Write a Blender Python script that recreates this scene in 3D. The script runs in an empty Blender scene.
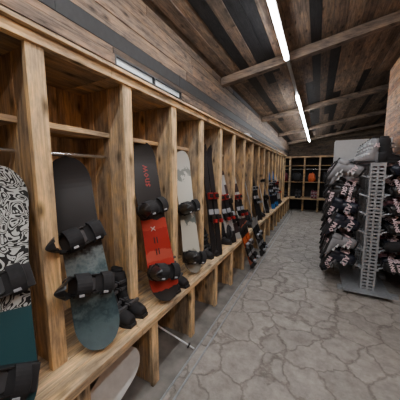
import bpy, math, random
from mathutils import Vector, Matrix
random.seed(7)
C=bpy.context.scene.collection
# ---------------------------------------------------------------- materials
def newmat(name):
    m=bpy.data.materials.new(name); m.use_nodes=True
    return m,m.node_tree,m.node_tree.nodes['Principled BSDF']
def plain(name,col,rough=.5,metal=0,emit=None,es=0,noise=0.0,nscale=20):
    m,t,b=newmat(name)
    b.inputs['Roughness'].default_value=rough; b.inputs['Metallic'].default_value=metal
    n=t.nodes.new('ShaderNodeTexNoise'); n.inputs['Scale'].default_value=nscale; n.inputs['Detail'].default_value=4
    tc=t.nodes.new('ShaderNodeTexCoord'); t.links.new(tc.outputs['Object'],n.inputs['Vector'])
    r=t.nodes.new('ShaderNodeValToRGB'); k=noise
    r.color_ramp.elements[0].position=.3; r.color_ramp.elements[1].position=.7
    r.color_ramp.elements[0].color=[c*(1-k) for c in col]+[1]
    r.color_ramp.elements[1].color=[min(1,c*(1+k)) for c in col]+[1]
    t.links.new(n.outputs['Fac'],r.inputs[0]); t.links.new(r.outputs[0],b.inputs['Base Color'])
    if emit:
        b.inputs['Emission Color'].default_value=(*emit,1); b.inputs['Emission Strength'].default_value=es
    return m
def wood(name,axis,cols,grain=1.0,rough=.65,dark=.45,knots=True,weather=.45):
    """planks: colour per island from list cols (constant ramp), grain along axis"""
    m,t,b=newmat(name); N=t.nodes.new; L=t.links.new
    tc=N('ShaderNodeTexCoord'); geo=N('ShaderNodeNewGeometry')
    off=N('ShaderNodeVectorMath'); off.operation='SCALE'; comb=N('ShaderNodeCombineXYZ')
    for i in range(3): L(geo.outputs['Random Per Island'],comb.inputs[i])
    L(comb.outputs[0],off.inputs[0]); off.inputs['Scale'].default_value=37
    add=N('ShaderNodeVectorMath'); add.operation='ADD'
    L(tc.outputs['Object'],add.inputs[0]); L(off.outputs[0],add.inputs[1])
    mp=N('ShaderNodeMapping'); s=[26,26,26]; s['xyz'.index(axis)]=1.5
    mp.inputs['Scale'].default_value=s; L(add.outputs[0],mp.inputs[0])
    n1=N('ShaderNodeTexNoise'); n1.inputs['Scale'].default_value=1.4; n1.inputs['Detail'].default_value=10; n1.inputs['Roughness'].default_value=.75; n1.inputs['Distortion'].default_value=1.2
    L(mp.outputs[0],n1.inputs['Vector'])
    mp2=N('ShaderNodeMapping'); s=[9,9,9]; s['xyz'.index(axis)]=4
    mp2.inputs['Scale'].default_value=s; L(add.outputs[0],mp2.inputs[0])
    n2=N('ShaderNodeTexVoronoi'); n2.inputs['Scale'].default_value=1.0
    L(mp2.outputs[0],n2.inputs['Vector'])
    mp3=N('ShaderNodeMapping'); s=[6,6,6]; s['xyz'.index(axis)]=2.2
    mp3.inputs['Scale'].default_value=s; L(add.outputs[0],mp3.inputs[0])
    n3=N('ShaderNodeTexNoise'); n3.inputs['Scale'].default_value=1.5; n3.inputs['Detail'].default_value=7; n3.inputs['Roughness'].default_value=.65; L(mp3.outputs[0],n3.inputs['Vector'])
    ramp=N('ShaderNodeValToRGB'); cr=ramp.color_ramp; cr.interpolation='CONSTANT'
    while len(cr.elements)<len(cols): cr.elements.new(.5)
    for i,c in enumerate(cols):
        cr.elements[i].position=i/len(cols); cr.elements[i].color=(*c,1)
    L(geo.outputs['Random Per Island'],ramp.inputs[0])
    g=N('ShaderNodeMapRange'); g.inputs['From Min'].default_value=.35; g.inputs['From Max'].default_value=.60
    g.inputs['To Min'].default_value=dark; g.inputs['To Max'].default_value=1.25; L(n1.outputs['Fac'],g.inputs['Value'])
    k=N('ShaderNodeMapRange'); k.inputs['From Min'].default_value=.06; k.inputs['From Max'].default_value=.26
    k.inputs['To Min'].default_value=.2 if knots else 1; k.inputs['To Max'].default_value=1; L(n2.outputs['Distance'],k.inputs['Value'])
    h=N('ShaderNodeMapRange'); h.inputs['From Min'].default_value=.36; h.inputs['From Max'].default_value=.62
    h.inputs['To Min'].default_value=.48; h.inputs['To Max'].default_value=1.2; L(n3.outputs['Fac'],h.inputs['Value'])
    m1=N('ShaderNodeMath'); m1.operation='MULTIPLY'; L(g.outputs[0],m1.inputs[0]); L(k.outputs[0],m1.inputs[1])
    m2=N('ShaderNodeMath'); m2.operation='MULTIPLY'; L(m1.outputs[0],m2.inputs[0]); L(h.outputs[0],m2.inputs[1])
    wm=N('ShaderNodeMapRange'); wm.inputs['From Min'].default_value=.60; wm.inputs['From Max'].default_value=.42; wm.inputs['To Min'].default_value=0; wm.inputs['To Max'].default_value=weather
    L(n3.outputs['Fac'],wm.inputs['Value'])
    hs=N('ShaderNodeHueSaturation'); hs.inputs['Saturation'].default_value=.4; L(ramp.outputs[0],hs.inputs['Color'])
    mixw=N('ShaderNodeMix'); mixw.data_type='RGBA'; L(wm.outputs[0],mixw.inputs['Factor']); L(ramp.outputs[0],mixw.inputs['A']); L(hs.outputs[0],mixw.inputs['B'])
    vm=N('ShaderNodeVectorMath'); vm.operation='SCALE'; L(mixw.outputs['Result'],vm.inputs[0]); L(m2.outputs[0],vm.inputs['Scale'])
    L(vm.outputs[0],b.inputs['Base Color']); b.inputs['Roughness'].default_value=rough; b.inputs['Specular IOR Level'].default_value=.3
    bp=N('ShaderNodeBump'); bp.inputs['Strength'].default_value=.6; bp.inputs['Distance'].default_value=.006
    L(n1.outputs['Fac'],bp.inputs['Height']); L(bp.outputs[0],b.inputs['Normal'])
    return m
pine=[(.56,.345,.155),(.46,.275,.115),(.64,.42,.20),(.38,.235,.11),(.53,.37,.20)]
pineX=wood('pine_x','x',pine); pineY=wood('pine_y','y',pine); pineZ=wood('pine_z','z',pine)
pineEdge=wood('pine_edge','z',[(.78,.53,.26),(.70,.46,.21)],dark=.5,weather=.3)
pineBench=wood('pine_bench','y',[(.76,.52,.26),(.66,.44,.21)],dark=.45,weather=.35)
old=[(.18,.108,.064),(.12,.074,.046),(.23,.145,.09),(.085,.054,.036),(.022,.02,.02),(.185,.118,.072),(.13,.085,.054)]
oldWall=wood('old_wall_wood','y',old,dark=.3)
oldCeil=wood('old_ceiling_wood','y',[(.17,.11,.07),(.014,.014,.015),(.235,.155,.10),(.12,.08,.053),(.013,.013,.015),(.20,.14,.095),(.15,.098,.066)],dark=.3)
beamX=wood('beam_wood','x',[(.24,.17,.12)],dark=.4)
redX=wood('red_wall_wood','y',[(.52,.25,.12),(.42,.19,.09),(.60,.32,.16)],dark=.45)
darkX=wood('dark_wall_x','x',[(.14,.095,.06),(.10,.067,.044),(.17,.12,.075)],dark=.4)
blackp=plain('black_plank',(.011,.011,.012),.65,noise=.3)
black=plain('black_plastic',(.010,.010,.011),.4,noise=.2)
blackm=plain('black_fabric',(.013,.013,.015),.8,noise=.4)
dgrey=plain('dark_grey_plastic',(.07,.07,.075),.4,noise=.2)
grey=plain('grey_plastic',(.30,.31,.33),.4,noise=.1)
steel=plain('galvanised_steel',(.40,.43,.46),.42,.5,noise=.15,nscale=30)
chrome=plain('chrome',(.6,.6,.6),.25,1)
white=plain('white_paint',(.70,.73,.75),.45,noise=.03)
pinkw=plain('pink_white_print',(.85,.66,.70),.6,noise=.1)
red=plain('red_lacquer',(.45,.02,.015),.3,noise=.15)
orange=plain('orange_cloth',(.6,.11,.03),.7,noise=.2)
rubber=plain('boot_rubber',(.02,.02,.022),.7,noise=.2)
tube=plain('tube_light',(1,1,1),.5,emit=(.98,.985,1.0),es=62)
glassm=plain('frosted_pane_glow',(.55,.6,.62),.3,emit=(.75,.88,1),es=.2)  # pane's faint own glow stands in for sky light behind the window
# ---------------------------------------------------------------- mesh builder
class B:
    def __init__(s): s.v=[];s.f=[];s.m=[];s.mats=[]
    def mi(s,mat):
        if mat not in s.mats: s.mats.append(mat)
        return s.mats.index(mat)
    def add(s,vs,fs,mat):
        o=len(s.v); s.v+= [Vector(v) for v in vs]; i=s.mi(mat)
        for f in fs: s.f.append([a+o for a in f]); s.m.append(i)
    def bb(s,x0,x1,y0,y1,z0,z1,mat,M=None):
        vs=[Vector(p) for p in [(x0,y0,z0),(x1,y0,z0),(x1,y1,z0),(x0,y1,z0),(x0,y0,z1),(x1,y0,z1),(x1,y1,z1),(x0,y1,z1)]]
        if M: vs=[M@v for v in vs]
        s.add(vs,[(0,3,2,1),(4,5,6,7),(0,1,5,4),(1,2,6,5),(2,3,7,6),(3,0,4,7)],mat)
    def cyl(s,p,q,r,mat,n=10,r2=None):
        p=Vector(p);q=Vector(q); d=(q-p).normalized(); a=d.orthogonal().normalized(); b=d.cross(a)
        r2=r if r2 is None else r2; vs=[]
        for c,rr in((p,r),(q,r2)):
            for i in range(n):
                t=2*math.pi*i/n; vs.append(c+a*rr*math.cos(t)+b*rr*math.sin(t))
        fs=[(i,(i+1)%n,n+(i+1)%n,n+i) for i in range(n)]+[tuple(reversed(range(n))),tuple(range(n,2*n))]
        s.add(vs,fs,mat)
    def loft(s,rings,mat,cap=True):
        n=len(rings[0]); vs=[v for r in rings for v in r]; fs=[]
        for k in range(len(rings)-1):
            for i in range(n): fs.append((k*n+i,k*n+(i+1)%n,(k+1)*n+(i+1)%n,(k+1)*n+i))
        if cap: fs+=[tuple(reversed(range(n))),tuple(range((len(rings)-1)*n,len(rings)*n))]
        s.add(vs,fs,mat)
    def ribbon(s,pts,wdir,w,th,mat):
        W=Vector(wdir).normalized()*w/2; rings=[]
        pts=[Vector(p) for p in pts]
        for i,p in enumerate(pts):
            d=(pts[min(i+1,len(pts)-1)]-pts[max(i-1,0)]).normalized(); nn=d.cross(Vector(wdir)).normalized()*th/2
            rings.append([p+W+nn,p-W+nn,p-W-nn,p+W-nn])
        s.loft(rings,mat)
    def mesh(s,name):
        me=bpy.data.meshes.new(name); me.from_pydata([tuple(v) for v in s.v],[],s.f)
        for m in s.mats: me.materials.append(m)
        for p,i in zip(me.polygons,s.m): p.material_index=i
        me.update(); 
        import bmesh
        bm=bmesh.new(); bm.from_mesh(me); bmesh.ops.recalc_face_normals(bm,faces=bm.faces); bm.to_mesh(me); bm.free()
        return me
    def obj(s,name,parent=None,bevel=0,smooth=False):
        return mk(name,s.mesh(name),parent,bevel,smooth)
def mk(name,me,parent=None,bevel=0,smooth=False):
    o=bpy.data.objects.new(name,me); C.objects.link(o)
    if parent: o.parent=parent
    if bevel:
        b=o.modifiers.new('bevel','BEVEL'); b.width=bevel; b.segments=2; b.limit_method='ANGLE'
    if smooth:
        for p in me.polygons: p.use_smooth=True
    return o
def empty(name,M=None):
    e=bpy.data.objects.new(name,None); e.empty_display_size=.1; C.objects.link(e)
    if M is not None: e.matrix_world=M
    return e
# ---------------------------------------------------------------- room constants
XW=-1.83; YB=-1.6; YE=17.0; XR=1.38; XR2=4.2; YC=7.1
def ceil(x): return 3.62+.159*(x-XW)
# floor
m,t,b=newmat('flagstone_floor'); N=t.nodes.new; L=t.links.new
tc=N('ShaderNodeTexCoord'); nz=N('ShaderNodeTexNoise'); nz.inputs['Scale'].default_value=3.4; nz.inputs['Detail'].default_value=7; nz.inputs['Roughness'].default_value=.6
L(tc.outputs['Object'],nz.inputs['Vector'])
sc=N('ShaderNodeVectorMath'); sc.operation='SCALE'; sc.inputs['Scale'].default_value=.30; L(nz.outputs['Color'],sc.inputs[0])
ad=N('ShaderNodeVectorMath'); L(tc.outputs['Object'],ad.inputs[0]); L(sc.outputs[0],ad.inputs[1])
vo=N('ShaderNodeTexVoronoi'); vo.feature='DISTANCE_TO_EDGE'; vo.inputs['Scale'].default_value=3.1; L(ad.outputs[0],vo.inputs['Vector'])
vc=N('ShaderNodeTexVoronoi'); vc.inputs['Scale'].default_value=3.1; L(ad.outputs[0],vc.inputs['Vector'])
er=N('ShaderNodeValToRGB'); er.color_ramp.elements[0].position=.008; er.color_ramp.elements[1].position=.05
er.color_ramp.elements[0].color=(.66,.65,.64,1); er.color_ramp.elements[1].color=(1,1,1,1); L(vo.outputs['Distance'],er.inputs[0])
n2=N('ShaderNodeTexNoise'); n2.inputs['Scale'].default_value=8; n2.inputs['Detail'].default_value=10; n2.inputs['Roughness'].default_value=.75; L(tc.outputs['Object'],n2.inputs['Vector'])
cr=N('ShaderNodeValToRGB'); cr.color_ramp.elements[0].position=.32; cr.color_ramp.elements[1].position=.68
cr.color_ramp.elements[0].color=(.20,.183,.163,1); cr.color_ramp.elements[1].color=(.43,.40,.365,1); L(n2.outputs['Fac'],cr.inputs[0])
sv=N('ShaderNodeSeparateColor'); L(vc.outputs['Color'],sv.inputs[0])
mr=N('ShaderNodeMapRange'); mr.inputs['To Min'].default_value=.86; mr.inputs['To Max'].default_value=1.08; L(sv.outputs[0],mr.inputs['Value'])
mx=N('ShaderNodeMix'); mx.data_type='RGBA'; mx.blend_type='MULTIPLY'; mx.inputs['Factor'].default_value=1
L(cr.outputs[0],mx.inputs['A']); L(er.outputs[0],mx.inputs['B'])
s2=N('ShaderNodeVectorMath'); s2.operation='SCALE'; L(mx.outputs['Result'],s2.inputs[0]); L(mr.outputs[0],s2.inputs['Scale']); L(s2.outputs[0],b.inputs['Base Color'])
b.inputs['Roughness'].default_value=.55
ma=N('ShaderNodeMath'); ma.operation='MULTIPLY_ADD'; L(n2.outputs['Fac'],ma.inputs[0]); ma.inputs[1].default_value=.6; L(er.outputs[0],ma.inputs[2])
bp=N('ShaderNodeBump'); bp.inputs['Strength'].default_value=.8; bp.inputs['Distance'].default_value=.018; L(ma.outputs[0],bp.inputs['Height']); L(bp.outputs[0],b.inputs['Normal'])
flag=m
concrete=plain('concrete',(.18,.17,.155),.75,noise=.4,nscale=6)
f=B(); f.bb(-.98,XR2,YB,YE,-.1,0,flag); f.bb(XW,-.98,YB,YE,-.1,0,concrete); f.obj('floor')
for i,x in enumerate((-.985,-.90)):
    f=B(); f.bb(x,x+.014,YB,YE-5.6,0,.008,steel); f.obj('trim_%d'%(i+1))
# left wall planks (window opening)
wy0,wy1,wz0,wz1=1.74,2.98,2.80,2.90
w=B(); z=0
zs=[0,.3,.6,.9,1.2,1.5,1.8,2.1,2.4,2.6,2.80,2.90,2.96,3.11,3.25,3.40,3.52,3.64]
for z0,z1 in zip(zs,zs[1:]):
    y=YB
    while y<YE:
        y1=min(YE,y+random.uniform(1.6,3.4))
        mt=blackp if abs(z0-2.96)<.001 else oldWall
        segs=[(y,y1)]
        if abs(z0-wz0)<.01:
            segs=[]
            if y<wy0: segs.append((y,min(y1,wy0)))
            if y1>wy1: segs.append((max(y,wy1),y1))
        dx=random.uniform(0,.008)
        for a,c in segs:
            if c-a>.02: w.bb(XW-.05,XW+dx-.008,a+.002,c-.002,z0+.003,z1-.003,mt)
        y=y1
w.bb(XW-.09,XW-.05,YB,YE,0,wz0,blackp); w.bb(XW-.09,XW-.05,YB,YE,wz1,3.64,blackp); w.bb(XW-.09,XW-.05,YB,wy0,wz0,wz1,blackp); w.bb(XW-.09,XW-.05,wy1,YE,wz0,wz1,blackp)
w.obj('wall_left')
w=B(); w.bb(XW-.05,XW-.035,wy0,wy1,wz0,wz1,glassm)
for a in (wy0,wy0+(wy1-wy0)/2-.01,wy1-.02): w.bb(XW-.035,XW-.0,a,a+.02,wz0,wz1,black)
w.bb(XW-.035,XW+.0,wy0+.02,wy1-.02,wz0,wz0+.01,black); w.bb(XW-.035,XW+.0,wy0+.02,wy1-.02,wz1-.01,wz1,black); w.obj('window_1')
# ceiling boards
w=B(); x=XW-.09
while x<XR2+.1:
    wd=random.choice((.15,.17,.2)); y=YB-.1
    while y<YE+.1:
        y1=min(YE+.1,y+random.uniform(2.5,5)); d=random.uniform(0,.012)
        vs=[]
        for zz in (0,1):
            for (xx,yy) in ((x+.002,y+.002),(x+wd-.002,y+.002),(x+wd-.002,y1-.002),(x+.002,y1-.002)):
                vs.append((xx,yy,ceil(xx)+d+(.03 if zz else 0)))
        w.add(vs,[(0,3,2,1),(4,5,6,7),(0,1,5,4),(1,2,6,5),(2,3,7,6),(3,0,4,7)],oldCeil); y=y1
    x+=wd
vs=[(xx,yy,ceil(xx)+.05+dz) for dz in (0,.05) for xx,yy in ((XW-.1,YB-.1),(XR2+.1,YB-.1),(XR2+.1,YE+.1),(XW-.1,YE+.1))]
w.add(vs,[(0,3,2,1),(4,5,6,7),(0,1,5,4),(1,2,6,5),(2,3,7,6),(3,0,4,7)],blackp)
w.obj('ceiling')
for yb in (.8,4.54,8.27,12.0,15.7):
    w=B(); xe=XR if yb<YC else XR2
    vs=[(xx,yb+dy,ceil(xx)-.004-(.15 if dz==0 else 0)) for dz in (0,1) for xx,dy in ((XW,-.07),(xe,-.07),(xe,.07),(XW,.07))]
    w.add(vs,[(0,3,2,1),(4,5,6,7),(0,1,5,4),(1,2,6,5),(2,3,7,6),(3,0,4,7)],beamX); w.obj('ceiling_beam',bevel=.008)
# right wall + recess walls
w=B(); z=0
while z<4.2:
    z1=min(4.2,z+.16)
    top=min(z1,ceil(XR)-.0)
    if z<ceil(XR)-.02: w.bb(XR,XR+.06+random.uniform(0,.01),YB,YC,z+.003,top-.003,redX)
    z=z1
w.bb(XR+.03,XR+.12,YB,YC-.02,0,ceil(XR),blackp)
w.obj('wall_right')
def xwall(name,x0,x1,y0,y1,mat):
    w=B(); z=0
    while z<ceil(x1):
        z1=z+.18
        vs=[(xx,yy,min(zz,ceil(xx)+.02)) for zz in (z+.002,z1-.002) for xx,yy in ((x0,y0),(x1,y0),(x1,y1),(x0,y1))]
        w.add(vs,[(0,3,2,1),(4,5,6,7),(0,1,5,4),(1,2,6,5),(2,3,7,6),(3,0,4,7)],mat); z=z1
    w.obj(name)
xwall('wall_end',XW,XR2,YE,YE+.08,darkX)
xwall('wall_rear',XW,XR,YB-.08,YB,darkX)
xwall('wall_corner',XR+.12,XR2,YC-.1,YC,darkX)
w=B(); w.bb(XR2,XR2+.08,YC,YE,0,ceil(XR2),darkX); w.obj('wall_side')
# ---------------------------------------------------------------- lockers
XF=-1.305; ZB=.60; ZT=2.39
Y0=.715-.63*3; NP=20
PY=[Y0+.63*k for k in range(NP)]
lk=B()
for y in PY:
    lk.bb(XF-.035,XF,y-.045,y+.045,ZB,ZT,pineEdge)
    xs=[XF-.035,XF-.20,XF-.365,XW+.005]
    for a,c in zip(xs,xs[1:]):
        o=random.uniform(-.003,.003)
        lk.bb(c+.003,a,y-.018+o,y+.018+o,ZB,ZT,pineZ)
ya,yb=PY[0]-.045,PY[-1]+.045
for i in range(NP-1):
    a,c=PY[i]+.019,PY[i+1]-.019
    lk.bb(XW+.005,-1.66,a,c,2.02,2.055,pineY); lk.bb(-1.655,-1.49,a,c,2.02,2.055,pineY)
    lk.cyl((-1.55,a,1.87),(-1.55,c,1.87),.013,chrome)
    w3=(c-a)/3
    for j in range(3): lk.bb(XW,XW+.012,a+j*w3+.002,a+(j+1)*w3-.002,ZB,ZT,pineZ)
for k in range(5):
    a=ya+(yb-ya)*k/5; c=ya+(yb-ya)*(k+1)/5-.003
    lk.bb(XF-.03,XF+.015,a,c,ZT,ZT+.055,pineBench)
    lk.bb(XW+.0,XF-.035,a,c,ZT,ZT+.03,pineY)
    lk.bb(XW+.0,-1.6,a,c,ZB-.05,ZB,pineY); lk.bb(-1.597,XF-.0,a,c,ZB-.05,ZB,pineY)
    lk.bb(XF+.004,-1.20,a,c,ZB-.055,ZB,pineBench); lk.bb(-1.197,-1.09,a,c,ZB-.055,ZB,pineBench)
    lk.bb(XF-.03,XF+.04,a,c,ZT+.058,ZT+.078,pineBench)
for y in PY:
    lk.bb(-1.26,-1.13,y-.02,y+.02,.0,ZB-.055,pineZ)
    lk.bb(-1.13,-1.10,y-.04,y+.04,.0,ZB-.055,pineEdge)
    lk.bb(XW+.02,-1.263,y-.02,y+.02,.0,ZB-.055,pineZ)
lk.obj('wooden_locker_row',bevel=.0025)
# end lockers (face the corridor)
ek=B(); ye=11.15
xs=[-1.74+.6*k for k in range(5)]
for x in xs:
    ek.bb(x-.035,x+.035,ye,ye+.04,.0,ZT,pineX); ek.bb(x-.018,x+.018,ye+.04,ye+.55,0,ZT,pineZ)
x0,x1=xs[0]-.04,xs[-1]+.045
ek.bb(x0,x1,ye-.02,ye+.02,ZT,ZT+.06,pineX); ek.bb(x0,x1,ye+.02,ye+.55,ZT,ZT+.03,pineX)
ek.bb(x0,x1,ye-.2,ye+.55,ZB-.05,ZB,pineX); ek.bb(x0,x1,ye+.1,ye+.55,2.02,2.05,pineX)
ek.bb(x0,x1,ye+.1,ye+.55,1.28,1.31,pineX)
ek.bb(x0,x1,ye+.55,ye+.58,0,ZT,blackp)
ek.cyl((x0,ye+.3,1.87),(x1,ye+.3,1.87),.013,chrome)
ek.obj('end_locker_unit')
# ---------------------------------------------------------------- lights
def lamp(X,a,c):
    e=empty('fluorescent_light'); 
    zt=ceil(X)-.17-.02
    w=B(); w.bb(X-.04,X+.04,a,c,zt-.02,zt+.015,white)
    y=a+.3
    while y<c:
        w.cyl((X,y,zt+.01),(X,y,ceil(X)-.002),.006,steel); y+=1.43
    w.obj('housing',e)
    w=B(); n=max(1,round((c-a)/1.5)); s=(c-a)/n
    for i in range(n): w.cyl((X,a+i*s+.01,zt-.040),(X,a+(i+1)*s-.01,zt-.040),.032,tube,12)
    w.obj('tubes',e)
lamp(-.56,-1.4,4.2); lamp(-.56,6.3,15.6); lamp(1.0,-1.4,2.3)  # last row is added out of view as fill light for the dark lockers
e=B(); e.bb(-.585,-.535,4.21,6.29,ceil(-.56)-.205,ceil(-.56)-.175,steel); e.cyl((-.56,4.9,ceil(-.56)-.18),(-.56,4.9,ceil(-.56)-.002),.006,steel); e.obj('cable_tray')
# ---------------------------------------------------------------- snowboard
def graphic(kind):
    m,t,b=newmat('board_'+kind); N=t.nodes.new; L=t.links.new
    b.inputs['Roughness'].default_value=.4; b.inputs['Specular IOR Level'].default_value=.3
    tc=N('ShaderNodeTexCoord'); sp=N('ShaderNodeSeparateXYZ'); L(tc.outputs['Object'],sp.inputs[0])
    r=N('ShaderNodeValToRGB'); cr=r.color_ramp
    def setr(l,interp='CONSTANT'):
        cr.interpolation=interp
        while len(cr.elements)<len(l): cr.elements.new(.5)
        for e,(p,c) in zip(cr.elements,l): e.position=p; e.color=(*c,1)
    if kind=='floral':
        n=N('ShaderNodeTexNoise'); n.inputs['Scale'].default_value=9; n.inputs['Detail'].default_value=1.5; n.inputs['Distortion'].default_value=2.0
        L(tc.outputs['Object'],n.inputs['Vector'])
        w=N('ShaderNodeMath'); w.operation='MULTIPLY'; w.inputs[1].default_value=10; L(n.outputs['Fac'],w.inputs[0])
        fr=N('ShaderNodeMath'); fr.operation='FRACT'; L(w.outputs[0],fr.inputs[0])
        L(fr.outputs[0],r.inputs[0]); setr([(0,(.012,.012,.012)),(.42,(.50,.52,.50)),(.9,(.012,.012,.012))])
        r2=N('ShaderNodeValToRGB'); r2.color_ramp.interpolation='CONSTANT'; r2.color_ramp.elements[1].position=.5
        r2.color_ramp.elements[0].color=(0,0,0,1); r2.color_ramp.elements[1].color=(1,1,1,1)
        L(sp.outputs[2],r2.inputs[0])
        mx=N('ShaderNodeMix'); mx.data_type='RGBA'; L(r2.outputs[0],mx.inputs['Factor']); mx.inputs['A'].default_value=(.02,.065,.075,1); L(r.outputs[0],mx.inputs['B'])
        L(mx.outputs['Result'],b.inputs['Base Color'])
    else:
        n=N('ShaderNodeTexNoise'); n.inputs['Scale'].default_value={'mountain':11,'red':5,'pale':8,'night':4}[kind]; n.inputs['Detail'].default_value=9; n.inputs['Roughness'].default_value=.65
        L(tc.outputs['Object'],n.inputs['Vector'])
        a=N('ShaderNodeMath'); a.operation='MULTIPLY_ADD'; a.inputs[1].default_value={'mountain':.42,'red':.08,'pale':.3,'night':.3}[kind]; L(n.outputs['Fac'],a.inputs[0])
        d=N('ShaderNodeMath'); d.operation='DIVIDE'; d.inputs[1].default_value=1.6; L(sp.outputs[2],d.inputs[0]); L(d.outputs[0],a.inputs[2]); L(a.outputs[0],r.inputs[0])
        if kind=='mountain': setr([(0,(.015,.025,.03)),(.28,(.07,.11,.12)),(.36,(.025,.05,.06)),(.43,(.12,.17,.18)),(.49,(.045,.08,.09)),(.56,(.17,.21,.215)),(.61,(.06,.075,.08)),(.63,(.009,.009,.010))],'LINEAR')
        if kind=='red': setr([(0,(.012,.012,.012)),(.10,(.38,.03,.02)),(.26,(.42,.07,.045)),(.32,(.30,.018,.012)),(.44,(.40,.04,.025)),(.50,(.011,.011,.012))])
        if kind=='pale': setr([(0,(.3,.3,.26)),(.3,(.50,.50,.43)),(.5,(.15,.18,.17)),(.56,(.52,.52,.46)),(.85,(.2,.22,.2)),(.9,(.45,.45,.41))])
        if kind=='night': setr([(0,(.01,.01,.012)),(.4,(.02,.04,.08)),(.6,(.015,.015,.02)),(.9,(.3,.3,.32))])
        L(r.outputs[0],b.inputs['Base Color'])
    return m
def board_mesh(Lg,W,mat,edge,name='deck'):
    bld=B(); n=40; mN=8; top=[];bot=[]
    def half(s):
        e=min(s,Lg-s); R=.20
        side=W/2*(1-.13*math.cos((s/Lg-.5)*math.pi)**2)
        if e<R: 
            return max(.004,side*math.sqrt(max(0,1-((R-e)/R)**2.3)))
        return side
    def lift(s):
        e=min(s,Lg-s); 
        return (.05*((.24-e)/.24)**2 if e<.24 else 0)+.008*math.sin(math.pi*s/Lg)
    for i in range(n+1):
        u=i/n; s=Lg*(.45*u+.55*(.5-.5*math.cos(math.pi*u)))
        hw=half(s)
        for j in range(mN+1):
            x=-hw+2*hw*j/mN
            top.append((x,lift(s)+.010,s)); bot.append((x,lift(s),s))
    w=mN+1; F=[(i*w+j,i*w+j+1,(i+1)*w+j+1,(i+1)*w+j) for i in range(n) for j in range(mN)]
    bld.add(top,F,mat); 
    bld.add(bot,F,edge)
    loop=[i*w for i in range(n+1)]+[n*w+j for j in range(1,w)]+[i*w+mN for i in range(n-1,-1,-1)]+[j for j in range(mN-1,0,-1)]
    vs=[top[k] for k in loop]+[bot[k] for k in loop]; k=len(loop)
    bld.add(vs,[(a,(a+1)%k,k+(a+1)%k,k+a) for a in range(k)],edge)
    return bld.mesh(name)
def text_faces(b,txt,size,M,mat,extrude=.001,offset=.0):
    cu=bpy.data.curves.new('t','FONT'); cu.body=txt; cu.size=size; cu.extrude=extrude; cu.resolution_u=1; cu.offset=offset
    o=bpy.data.objects.new('t',cu); C.objects.link(o); bpy.context.view_layer.update()
    me=bpy.data.meshes.new_from_object(o.evaluated_get(bpy.context.evaluated_depsgraph_get()))
    b.add([M@v.co for v in me.vertices],[tuple(p.vertices) for p in me.polygons],mat)
    bpy.data.objects.remove(o)
def binding_mesh():
    b=B()
    b.bb(-.13,.13,.0,.022,-.05,.05,black); b.cyl((0,.0,0),(0,.03,0),.045,dgrey,16)
    b.bb(.03,.15,.022,.032,-.058,.058,rubber)
    for sg in (-1,1):
        b.loft([[Vector((x,y,sg*.052+dz)) for (y,dz) in ((.0,0),(h,0),(h,sg*.008),(.0,sg*.008))] for x,h in ((-.13,.07),(-.08,.10),(-.02,.06),(.06,.035),(.14,.03))],black)
    pts=[(-.11-.055*math.cos(a),.075,.062*math.sin(a)) for a in [math.radians(d) for d in range(-90,91,15)]]
    b.ribbon(pts,(0,1,0),.04,.010,black)
    rings=[]
    for h,wd,dx in ((.06,.050,0),(.11,.058,-.008),(.17,.056,-.018),(.23,.050,-.026),(.275,.036,-.03),(.29,.018,-.03)):
        out=[];inn=[]
        for k in range(-4,5):
            a=k/4; out.append(Vector((-.160+dx+.05*a*a,h,wd*a)))
            inn.append(Vector((-.152+dx+.05*a*a,h,wd*a*.93)))
        rings.append(out+inn[::-1])
    b.loft(rings,black)
    for x,hh,wd,th in ((-.055,.125,.085,.020),(.085,.085,.06,.016)):
        pts=[(x+.02*math.sin(a),.05+ (hh-.05)*math.sin(a)+.0,-.066*math.cos(a)) for a in [math.radians(d) for d in range(0,181,15)]]
        b.ribbon(pts,(1,0,0),wd,th,blackm)
        b.bb(x-.010,x+.018,hh-.02,hh+.008,.046,.060,grey)
    return b.mesh('binding')
BM=binding_mesh()
def frame(p0,p1,face):
    p0=Vector(p0);p1=Vector(p1); z=(p1-p0).normalized(); f=Vector(face); y=(f-z*f.dot(z)).normalized(); x=y.cross(z)
    M=Matrix.Identity(4)
    for i in range(3): M[i][0]=x[i];M[i][1]=y[i];M[i][2]=z[i];M[i][3]=p0[i]
    return M
def snowboard(p0,p1,face,kind,W=.27,edge=black,bind=(.3,.66),mat=None,flip=-1,text=None):
    Lg=(Vector(p1)-Vector(p0)).length
    e=empty('snowboard',frame(p0,p1,face))
    mk('deck',board_mesh(Lg,W,mat or graphic(kind),edge),e,smooth=False)
    for fr,ang in zip(bind,(-12,12)):
        o=mk('binding',BM,e,bevel=.003); o.location=(0,.018,Lg*fr); o.rotation_euler=(0,math.radians(ang)+(0 if flip>0 else math.pi),0)
    if text:
        b=B()
        for txt,size,zf,xo,mt in text:
            M=Matrix(((0,1,0,xo),(0,0,1,.0195),(1,0,0,Lg*zf),(0,0,0,1)))
            text_faces(b,txt,size,M,mt,.0008)
        b.obj('print',e)
    return e
snowboard((-1.17,.38,.613),(-1.56,.605,1.77),(1,-.75,0),'floral',W=.29,bind=(.17,.50))
snowboard((-1.20,.93,.613),(-1.60,1.02,1.84),(1,-.6,0),'mountain',W=.28,bind=(.32,.565))
dred=plain('dark_red_print',(.30,.015,.015),.4,noise=.1); palep=plain('pale_print',(.5,.48,.45),.5,noise=.1)
snowboard((-1.14,1.57,.613),(-1.56,1.74,2.03),(1,-.5,0),'red',W=.28,bind=(.17,.56),text=[('snow',.10,.70,-.03,dred),('= =',.12,.27,-.03,black),('x',.09,.42,.0,palep)])
snowboard((-1.20,2.17,.613),(-1.50,2.38,1.99),(1,-.5,0),'pale',W=.24,bind=(.12,.52))
snowboard((-1.25,6.55,.613),(-1.6,6.62,1.95),(1,-.5,0),'night',W=.27)
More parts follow.
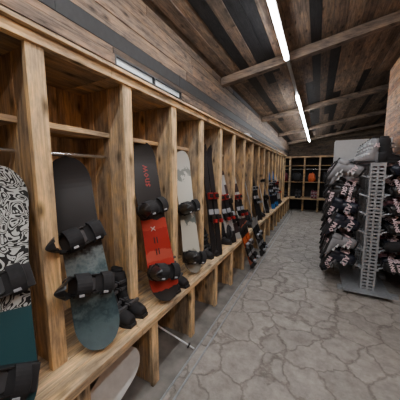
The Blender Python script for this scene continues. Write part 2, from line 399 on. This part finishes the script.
whiteb=plain('white_topsheet',(.5,.5,.48),.35,noise=.1)
snowboard((-1.18,.45,.04),(-1.22,1.22,.36),(1,-.1,.9),'w',W=.24,bind=(),mat=whiteb)
# ---------------------------------------------------------------- skis
def ski_mesh(Lg,mat,base,name='ski'):
    b=B(); n=30; rings=[]
    for i in range(n+1):
        s=Lg*i/n; e=Lg-s
        hw=.040+.014*abs(s/Lg-.45)*2
        if e<.12: hw*=math.sqrt(max(.02,1-((.12-e)/.12)**2))
        if s<.03: hw*=.8
        lf=.07*((.2-e)/.2)**2 if e<.2 else 0
        th=.006+.014*math.sin(math.pi*min(1,max(0,s/Lg)))
        rings.append([Vector((-hw,lf,s)),Vector((hw,lf,s)),Vector((hw*.85,lf+th,s)),Vector((-hw*.85,lf+th,s))])
    b.loft(rings,mat)
    c=Lg*.45
    b.bb(-.035,.035,.016,.035,c-.22,c+.16,black)
    b.bb(-.032,.032,.035,.075,c+.08,c+.17,base); b.bb(-.028,.028,.075,.09,c+.10,c+.15,black)
    b.bb(-.034,.034,.035,.085,c-.24,c-.14,black); b.bb(-.02,.02,.085,.13,c-.25,c-.20,base)
    b.bb(-.04,.04,.03,.04,c-.13,c-.06,grey)
    return b.mesh(name)
def skis(p0,p1,face,mat,base,gap=.10):
    Lg=(Vector(p1)-Vector(p0)).length; e=empty('ski_pair',frame(p0,p1,face)); me=ski_mesh(Lg,mat,base)
    for sg in (-1,1):
        o=mk('ski',me,e,bevel=.002); o.location=(sg*gap/2,0,0)
def pole(p0,p1,mat,basket=True):
    e=empty('ski_pole',frame(p0,p1,(1,0,0.01))); Lg=(Vector(p1)-Vector(p0)).length
    b=B(); b.cyl((0,0,0),(0,0,Lg-.12),.007,mat,8,.010); b.cyl((0,0,Lg-.13),(0,0,Lg),.017,black,10,.014); b.cyl((0,0,.06),(0,0,.072),.03,black,14,.022); b.cyl((0,0,Lg-.01),(0,0,Lg+.012),.02,black,10)
    b.ribbon([(0,.02+.05*math.sin(a),Lg-.1+.09*math.cos(a)) for a in [math.radians(d) for d in range(0,181,20)]],(1,0,0),.015,.003,blackm)
    b.obj('shaft',e)
skiblack=plain('ski_black',(.012,.012,.014),.4,noise=.3)
def striped(name,c1,c2,sc):
    m,t,b=newmat(name); N=t.nodes.new;L=t.links.new
    tc=N('ShaderNodeTexCoord'); w=N('ShaderNodeTexWave'); w.bands_direction='Z'; w.inputs['Scale'].default_value=sc; w.inputs['Distortion'].default_value=3; w.inputs['Detail'].default_value=1
    L(tc.outputs['Object'],w.inputs['Vector']); r=N('ShaderNodeValToRGB'); r.color_ramp.interpolation='CONSTANT'; r.color_ramp.elements[1].position=.5
    r.color_ramp.elements[0].color=(*c1,1); r.color_ramp.elements[1].color=(*c2,1); L(w.outputs['Fac'],r.inputs[0]); L(r.outputs[0],b.inputs['Base Color']); b.inputs['Roughness'].default_value=.35
    return m
s_wr=striped('ski_white_red',(.45,.45,.43),(.05,.03,.03),.9); s_bw=striped('ski_black_white',(.015,.015,.015),(.35,.35,.35),.5)
s_bo=striped('ski_black_orange',(.015,.015,.015),(.55,.09,.015),.7); s_bl=striped('ski_blue',(.02,.13,.36),(.015,.015,.02),.6)
skis((-1.17,2.80,.603),(-1.47,3.02,2.12),(1,-.5,0),skiblack,dred)
def bayY(k): return PY[3]+.63*k+.315
skis((-1.17,bayY(4)-.12,.603),(-1.55,bayY(4)-.05,1.95),(1,-.5,0),s_bw,dred)
skis((-1.17,bayY(4)+.12,.603),(-1.55,bayY(4)+.15,1.75),(1,-.5,0),s_wr,black)
skis((-1.17,bayY(5)-.02,.603),(-1.55,bayY(5)+.1,1.8),(1,-.5,0),s_wr,dred)
skis((-1.17,bayY(7),.603),(-1.55,bayY(7)+.1,2.0),(1,-.5,0),skiblack,grey)
skis((-1.17,bayY(10),.603),(-1.50,bayY(10)+.1,2.05),(1,-.5,0),s_bl,grey)
skis((-1.17,bayY(11),.603),(-1.50,bayY(11)+.1,2.15),(1,-.5,0),s_bl,grey)
skis((-1.17,bayY(12),.603),(-1.50,bayY(12)+.1,2.0),(1,-.5,0),s_bw,red)
skis((-.95,4.05,.01),(-1.072,3.55,.95),(1,-.5,.2),s_bo,grey)
skis((-.93,4.75,.01),(-1.072,4.3,.9),(1,-.5,.2),s_bw,grey)
pole((-.99,1.80,.02),(-1.70,1.50,.50),white)
for k,c in ((5,steel),(6,steel),(8,white),(9,steel)):
    pole((-1.2,bayY(k)+.18,.60),(-1.5,bayY(k)+.2,1.75),c)
# ---------------------------------------------------------------- boots
def boot_mesh(name,shell,accent,text=None):
    b=B(); n=16
    R=[(-.03,.33,90,.050,.068),(-.025,.29,90,.057,.074),(-.015,.23,88,.057,.072),(0,.17,84,.053,.070),(.012,.125,70,.051,.077),(.03,.085,45,.052,.084),(.075,.060,20,.052,.064),(.13,.050,8,.055,.052),(.18,.045,4,.056,.047),(.22,.040,0,.050,.040),(.25,.036,0,.032,.028)]
    rings=[]
    for cx,cz,a,hw,hd in R:
        a=math.radians(a); u=Vector((math.sin(a),0,math.cos(a)))
        rings.append([Vector((cx,0,cz))+u*hd*math.cos(t)+Vector((0,1,0))*hw*math.sin(t) for t in [2*math.pi*i/n for i in range(n)]])
    b.loft(rings,shell)
    b.loft([[Vector((-.032+.055*math.cos(t),.040*math.sin(t),z)) for t in [2*math.pi*i/n for i in range(n)]] for z in (.31,.355)],blackm)
    b.loft([[Vector((x,y,z)) for x,y in ((-.075,-.037),(.10,-.046),(.2,-.052),(.262,-.030),(.262,.030),(.2,.052),(.10,.046),(-.075,.037))] for z in (0,.025)],rubber)
    b.loft([[Vector((-.035+a*math.cos(t),c*math.sin(t),z)) for t in [2*math.pi*i/n for i in range(n)]] for z,a,c in ((.015,.048,.042),(.06,.054,.050),(.11,.055,.052),(.15,.048,.048))],shell)
    for x,z,w in ((.045,.26,.11),(.05,.205,.11),(.085,.125,.10),(.145,.102,.10)):
        b.bb(x-.012,x+.012,-.047,.047,z-.012,z+.010,accent)
        b.bb(x-.04,x+.01,-.063,-.052,z-.008,z+.006,accent)
    if text:
        for sg in (-1,1):
            for txt,sx,sz,size in text:
                if sg<0: M=Matrix(((1,0,0,sx),(0,0,-1,-.0585),(0,1,0,sz),(0,0,0,1)))
                else: M=Matrix(((-1,0,0,.10+sx),(0,0,1,.0585),(0,1,0,sz),(0,0,0,1)))
                text_faces(b,txt,size,M,pinkw,.004,.0018)
        M=Matrix(((0,0,-1,-.102),(-1,0,0,.045),(0,1,0,.17),(0,0,0,1))); text_faces(b,'SN',.08,M,pinkw,.004,.002)
        M=Matrix(((0,1,0,.03),(-1,0,0,.04),(0,0,1,-.001),(0,0,0,1))); text_faces(b,'26',.085,M,pinkw,.002,.002)
    me=b.mesh(name)
    for p in me.polygons: p.use_smooth=len(p.vertices)==4 and me.materials[p.material_index] is shell
    return me
T=[('SNOW',-.085,.235,.060),('SKI',-.07,.150,.082),('RIDE',.035,.022,.066)]
T2=[('ALP',-.075,.20,.09),('PRO',.04,.028,.075)]
mgrey=plain('mid_grey_plastic',(.24,.245,.26),.4,noise=.15)
bootK=boot_mesh('boot_black',black,dgrey,T); bootG=boot_mesh('boot_grey',mgrey,white,[('ALP',-.075,.215,.075)])
navy=plain('navy_plastic',(.012,.016,.03),.4,noise=.1); maroon=plain('maroon_plastic',(.16,.018,.035),.4,noise=.2)
rose=plain('rose_plastic',(.42,.20,.24),.45,noise=.15)
bootN=boot_mesh('boot_navy',navy,grey,T2); bootM=boot_mesh('boot_maroon',maroon,grey,T); bootR=boot_mesh('boot_rose',rose,black,None)
bootP=boot_mesh('boot_plain',blackm,dgrey)
# ---------------------------------------------------------------- rack
RX=.72; RY0=3.88; RY1=5.30
rk=empty('boot_rack'); w=B()
for y in (RY0,(RY0+RY1)/2,RY1):
    for sx in (-1,1): w.bb(RX+sx*.075-.012,RX+sx*.075+.012,y-.03,y+.03,.05,1.86,steel)
    z=.08
    while z<1.84:
        w.bb(RX-.063,RX+.063,y-.026,y-.020,z,z+.026,steel); z+=.05
    w.bb(RX-.012,RX+.012,y-.0295,y-.0265,.06,1.85,steel)
    w.bb(RX-.36,RX+.36,y-.04,y+.04,.0,.05,steel)
w.bb(RX-.30,RX+.26,RY0-.16,RY1+.1,.051,.066,steel)
w.bb(RX-.09,RX+.09,RY0-.03,RY1+.03,1.86,1.875,steel)
rows=[.38,.64,.90,1.16,1.42,1.68]
for z in rows:
    for sx in (-1,1):
        w.bb(RX+sx*.10-.012,RX+sx*.10+.012,RY0-.03,RY1+.03,z-.015,z+.015,steel)
w.obj('frame',rk)
pg=B(); nb=10
bm_=[bootK,bootK,bootN,bootM,bootK,bootP,bootG,bootR,bootN]
bts=empty('ski_boot_collection')
for ri,z in enumerate(rows):
    for j in range(nb):
        y=RY0+.03+j*(RY1-RY0-.06)/(nb-1)
        for sx in (-1,1):
            rise=math.radians(20+random.uniform(-5,5))
            d=Vector((sx*math.cos(rise),0,math.sin(rise)))
            st=Vector((RX+sx*.11,y,z)); pg.cyl(st,st+d*.16,.012,steel,8)
            zz=-d; toe=Vector((sx*math.sin(rise),0,-math.cos(rise))); 
            yy=zz.cross(toe)
            M=Matrix.Identity(4)
            for i in range(3): M[i][0]=toe[i];M[i][1]=yy[i];M[i][2]=zz[i]
            tw=Matrix.Rotation(math.radians(random.uniform(-9,9)),4,'Y')@Matrix.Rotation(math.radians(random.uniform(-12,12)),4,'X')@Matrix.Rotation(math.radians(random.uniform(-14,14)),4,'Z')
            org=st+d*(.11+.33)
            M.translation=org
            M=Matrix.Translation(st)@tw@Matrix.Translation(-st)@M@Matrix.Scale(1.05,4)
            top=ri==5 and sx<0
            o=mk('boot',bootG if (top and random.random()<.8) else random.choice(bm_),bts); o.matrix_world=M
pg.obj('pegs',rk)
for j,y in enumerate((3.98,4.16,4.34,4.55,4.8,5.05)):
    for dx in (-.045,.075):
        o=mk('boot',(bootP,bootG,bootP)[j%3] if dx>0 else bootG,bts); o.matrix_world=Matrix.Translation((RX+dx*1.2,y,1.876))@Matrix.Rotation(math.radians(random.uniform(-25,25)+(180 if dx<0 else 0)),4,'Z')
def standing(x,y,rot,me,z=ZB+.002):
    e=empty('snowboard_boots',Matrix.Translation((x,y,z))@Matrix.Rotation(math.radians(rot),4,'Z'))
    for sg in (-1,1):
        o=mk('boot',me,e); o.location=(0,sg*.065,0)
    return e
standing(-1.42,1.24,0,bootP); standing(-1.36,1.84,-10,bootP)
for k in (3,4,5,6,8,9,11,13): standing(-1.42,bayY(k)-.14,random.uniform(-15,10),bootP)
def bag(x,y,z,sx,sy,sz,mat,name='gear_bag'):
    b=B(); n=20; rings=[]
    for k in range(9):
        u=k/8; s=math.sin(math.pi*(.1+.8*u))**.45
        rings.append([Vector((math.copysign(abs(math.cos(t))**.6,math.cos(t))*sx/2*s*(1+.05*math.sin(5*t)),math.copysign(abs(math.sin(t))**.6,math.sin(t))*sy/2*s,u*sz)) for t in [2*math.pi*i/n for i in range(n)]])
    b.loft(rings,mat)
    b.ribbon([(sx*.1,.07*math.cos(a),sz*.97+.06*math.sin(a)) for a in [math.radians(d) for d in range(0,181,20)]],(1,0,0),.025,.006,mat)
    b.ribbon([(sx*.46,-sy*.25,sz*.8),(sx*.56,-sy*.25,sz*.55),(sx*.5,-sy*.25,sz*.2)],(0,1,0),.03,.006,dgrey)
    b.bb(sx*.40,sx*.54,-sy*.3,sy*.3,sz*.15,sz*.45,mat)
    o=b.obj(name,smooth=True); o.location=(x,y,z)
bag(-1.34,2.45,ZB+.002,.20,.2,.16,blackm); bag(-1.4,bayY(9)+.0,ZB+.002,.25,.3,.35,blackm); bag(-1.40,bayY(5)+.1,ZB+.002,.2,.22,.22,blackm)
bag(-1.3,3.48,ZB+.002,.22,.25,.3,blackm); bag(-1.36,bayY(6)+.05,ZB+.002,.22,.25,.28,blackm)
bag(-1.5,.28,.002,.3,.4,.4,blackm); bag(-1.5,2.9,.002,.3,.35,.3,blackm); bag(-1.45,2.25,.002,.3,.35,.4,blackm); bag(-1.45,3.5,.002,.3,.35,.4,blackm)
def helmet(x,y,z,mat):
    b=B(); n=20; rings=[]
    for k in range(9):
        a=math.pi/2*k/8; rings.append([Vector((.135*math.cos(a)*math.cos(t)+.001,.11*math.cos(a)*math.sin(t)+.0,.02+.13*math.sin(a))) for t in [2*math.pi*i/n for i in range(n)]])
    b.loft(rings,mat); b.loft([[Vector((.14*math.cos(t),.115*math.sin(t),zz)) for t in [2*math.pi*i/n for i in range(n)]] for zz in (0,.025)],black)
    b.ribbon([(.13*math.cos(t),.118*math.sin(t),.055) for t in [math.radians(d) for d in range(-70,71,14)]],(0,0,1),.05,.02,grey)
    o=b.obj('ski_helmet',smooth=True); o.location=(x,y,z)
helmet(-1.42,4.85,ZT+.031,white); helmet(-1.40,bayY(7)-.2,ZB+.002,black)
helmet(-1.65,bayY(2),2.056,black); helmet(-1.65,bayY(5),2.056,black)
# ---------------------------------------------------------------- jackets
def jacket(x,y,z,rot,mat):
    b=B(); n=16; rings=[]
    for zz,w,d in ((-.75,.24,.09),(-.5,.23,.09),(-.25,.22,.085),(-.08,.21,.07),(-.02,.12,.06),(.03,.07,.05)):
        rings.append([Vector((w*math.cos(t),d*math.sin(t)*(1+.12*math.sin(4*t)),zz)) for t in [2*math.pi*i/n for i in range(n)]])
    b.loft(rings,mat)
    for sg in (-1,1):
        b.loft([[Vector((sg*cx+r*math.cos(t),r*math.sin(t),zz)) for t in [2*math.pi*i/10 for i in range(10)]] for cx,zz,r in ((.17,-.06,.05),(.235,-.2,.065),(.25,-.4,.055),(.255,-.62,.045))],mat)
    b.ribbon([(0,0,.03),(0,0,.10),(0,.02,.12)],(1,0,0),.008,.008,chrome)
    o=b.obj('hanging_jacket',smooth=True); o.location=(x,y,z); o.rotation_euler=(0,0,math.radians(rot))
jacket(-1.55,bayY(8),1.76,80,blackm); jacket(-1.55,bayY(13),1.76,80,blackm); jacket(-1.55,bayY(6),1.76,80,blackm)
# gear on the end unit shelves
standing(-.75,ye+.12,-90,bootP); standing(-.10,ye+.12,-90,bootM); standing(-1.35,ye+.12,-90,bootP); standing(.45,ye+.12,-90,bootP)
bag(-.24,ye+.30,1.312,.30,.25,.38,orange); bag(-.85,ye+.3,1.312,.4,.3,.4,blackm); bag(-1.4,ye+.3,1.312,.35,.3,.4,maroon); bag(.36,ye+.3,1.312,.4,.3,.42,blackm)
# ---------------------------------------------------------------- cabinet
cb=B(); cx0,cx1,cy0,cy1=.30,1.26,5.76,6.15
cb.bb(cx0,cx1,cy0+.02,cy1,.06,2.42,white); cb.bb(cx0+.02,cx1-.02,cy0+.05,cy1,0,.06,black)
cb.bb(cx0,(cx0+cx1)/2-.002,cy0,cy0+.018,.08,2.40,white); cb.bb((cx0+cx1)/2+.002,cx1,cy0,cy0+.018,.08,2.40,white)
for sg in (-1,1): cb.cyl(((cx0+cx1)/2+sg*.04,cy0-.02,1.0),((cx0+cx1)/2+sg*.04,cy0-.02,1.25),.008,chrome)
for sg in (-1,1):
    for zz in (1.01,1.24): cb.cyl(((cx0+cx1)/2+sg*.04,cy0-.02,zz),((cx0+cx1)/2+sg*.04,cy0,zz),.006,chrome)
cb.obj('white_cabinet',bevel=.004)
# ---------------------------------------------------------------- world + camera
wd=bpy.data.worlds.new('w'); bpy.context.scene.world=wd; wd.use_nodes=True
wd.node_tree.nodes['Background'].inputs[0].default_value=(.5,.55,.6,1); wd.node_tree.nodes['Background'].inputs[1].default_value=.05
cam=bpy.data.cameras.new('camera'); co=bpy.data.objects.new('camera',cam); C.objects.link(co)
cam.sensor_width=36; cam.lens=20.5; cam.clip_start=.02
co.location=(0,0,1.75); co.rotation_euler=(math.radians(90-7),0,math.radians(27.2))
bpy.context.scene.camera=co
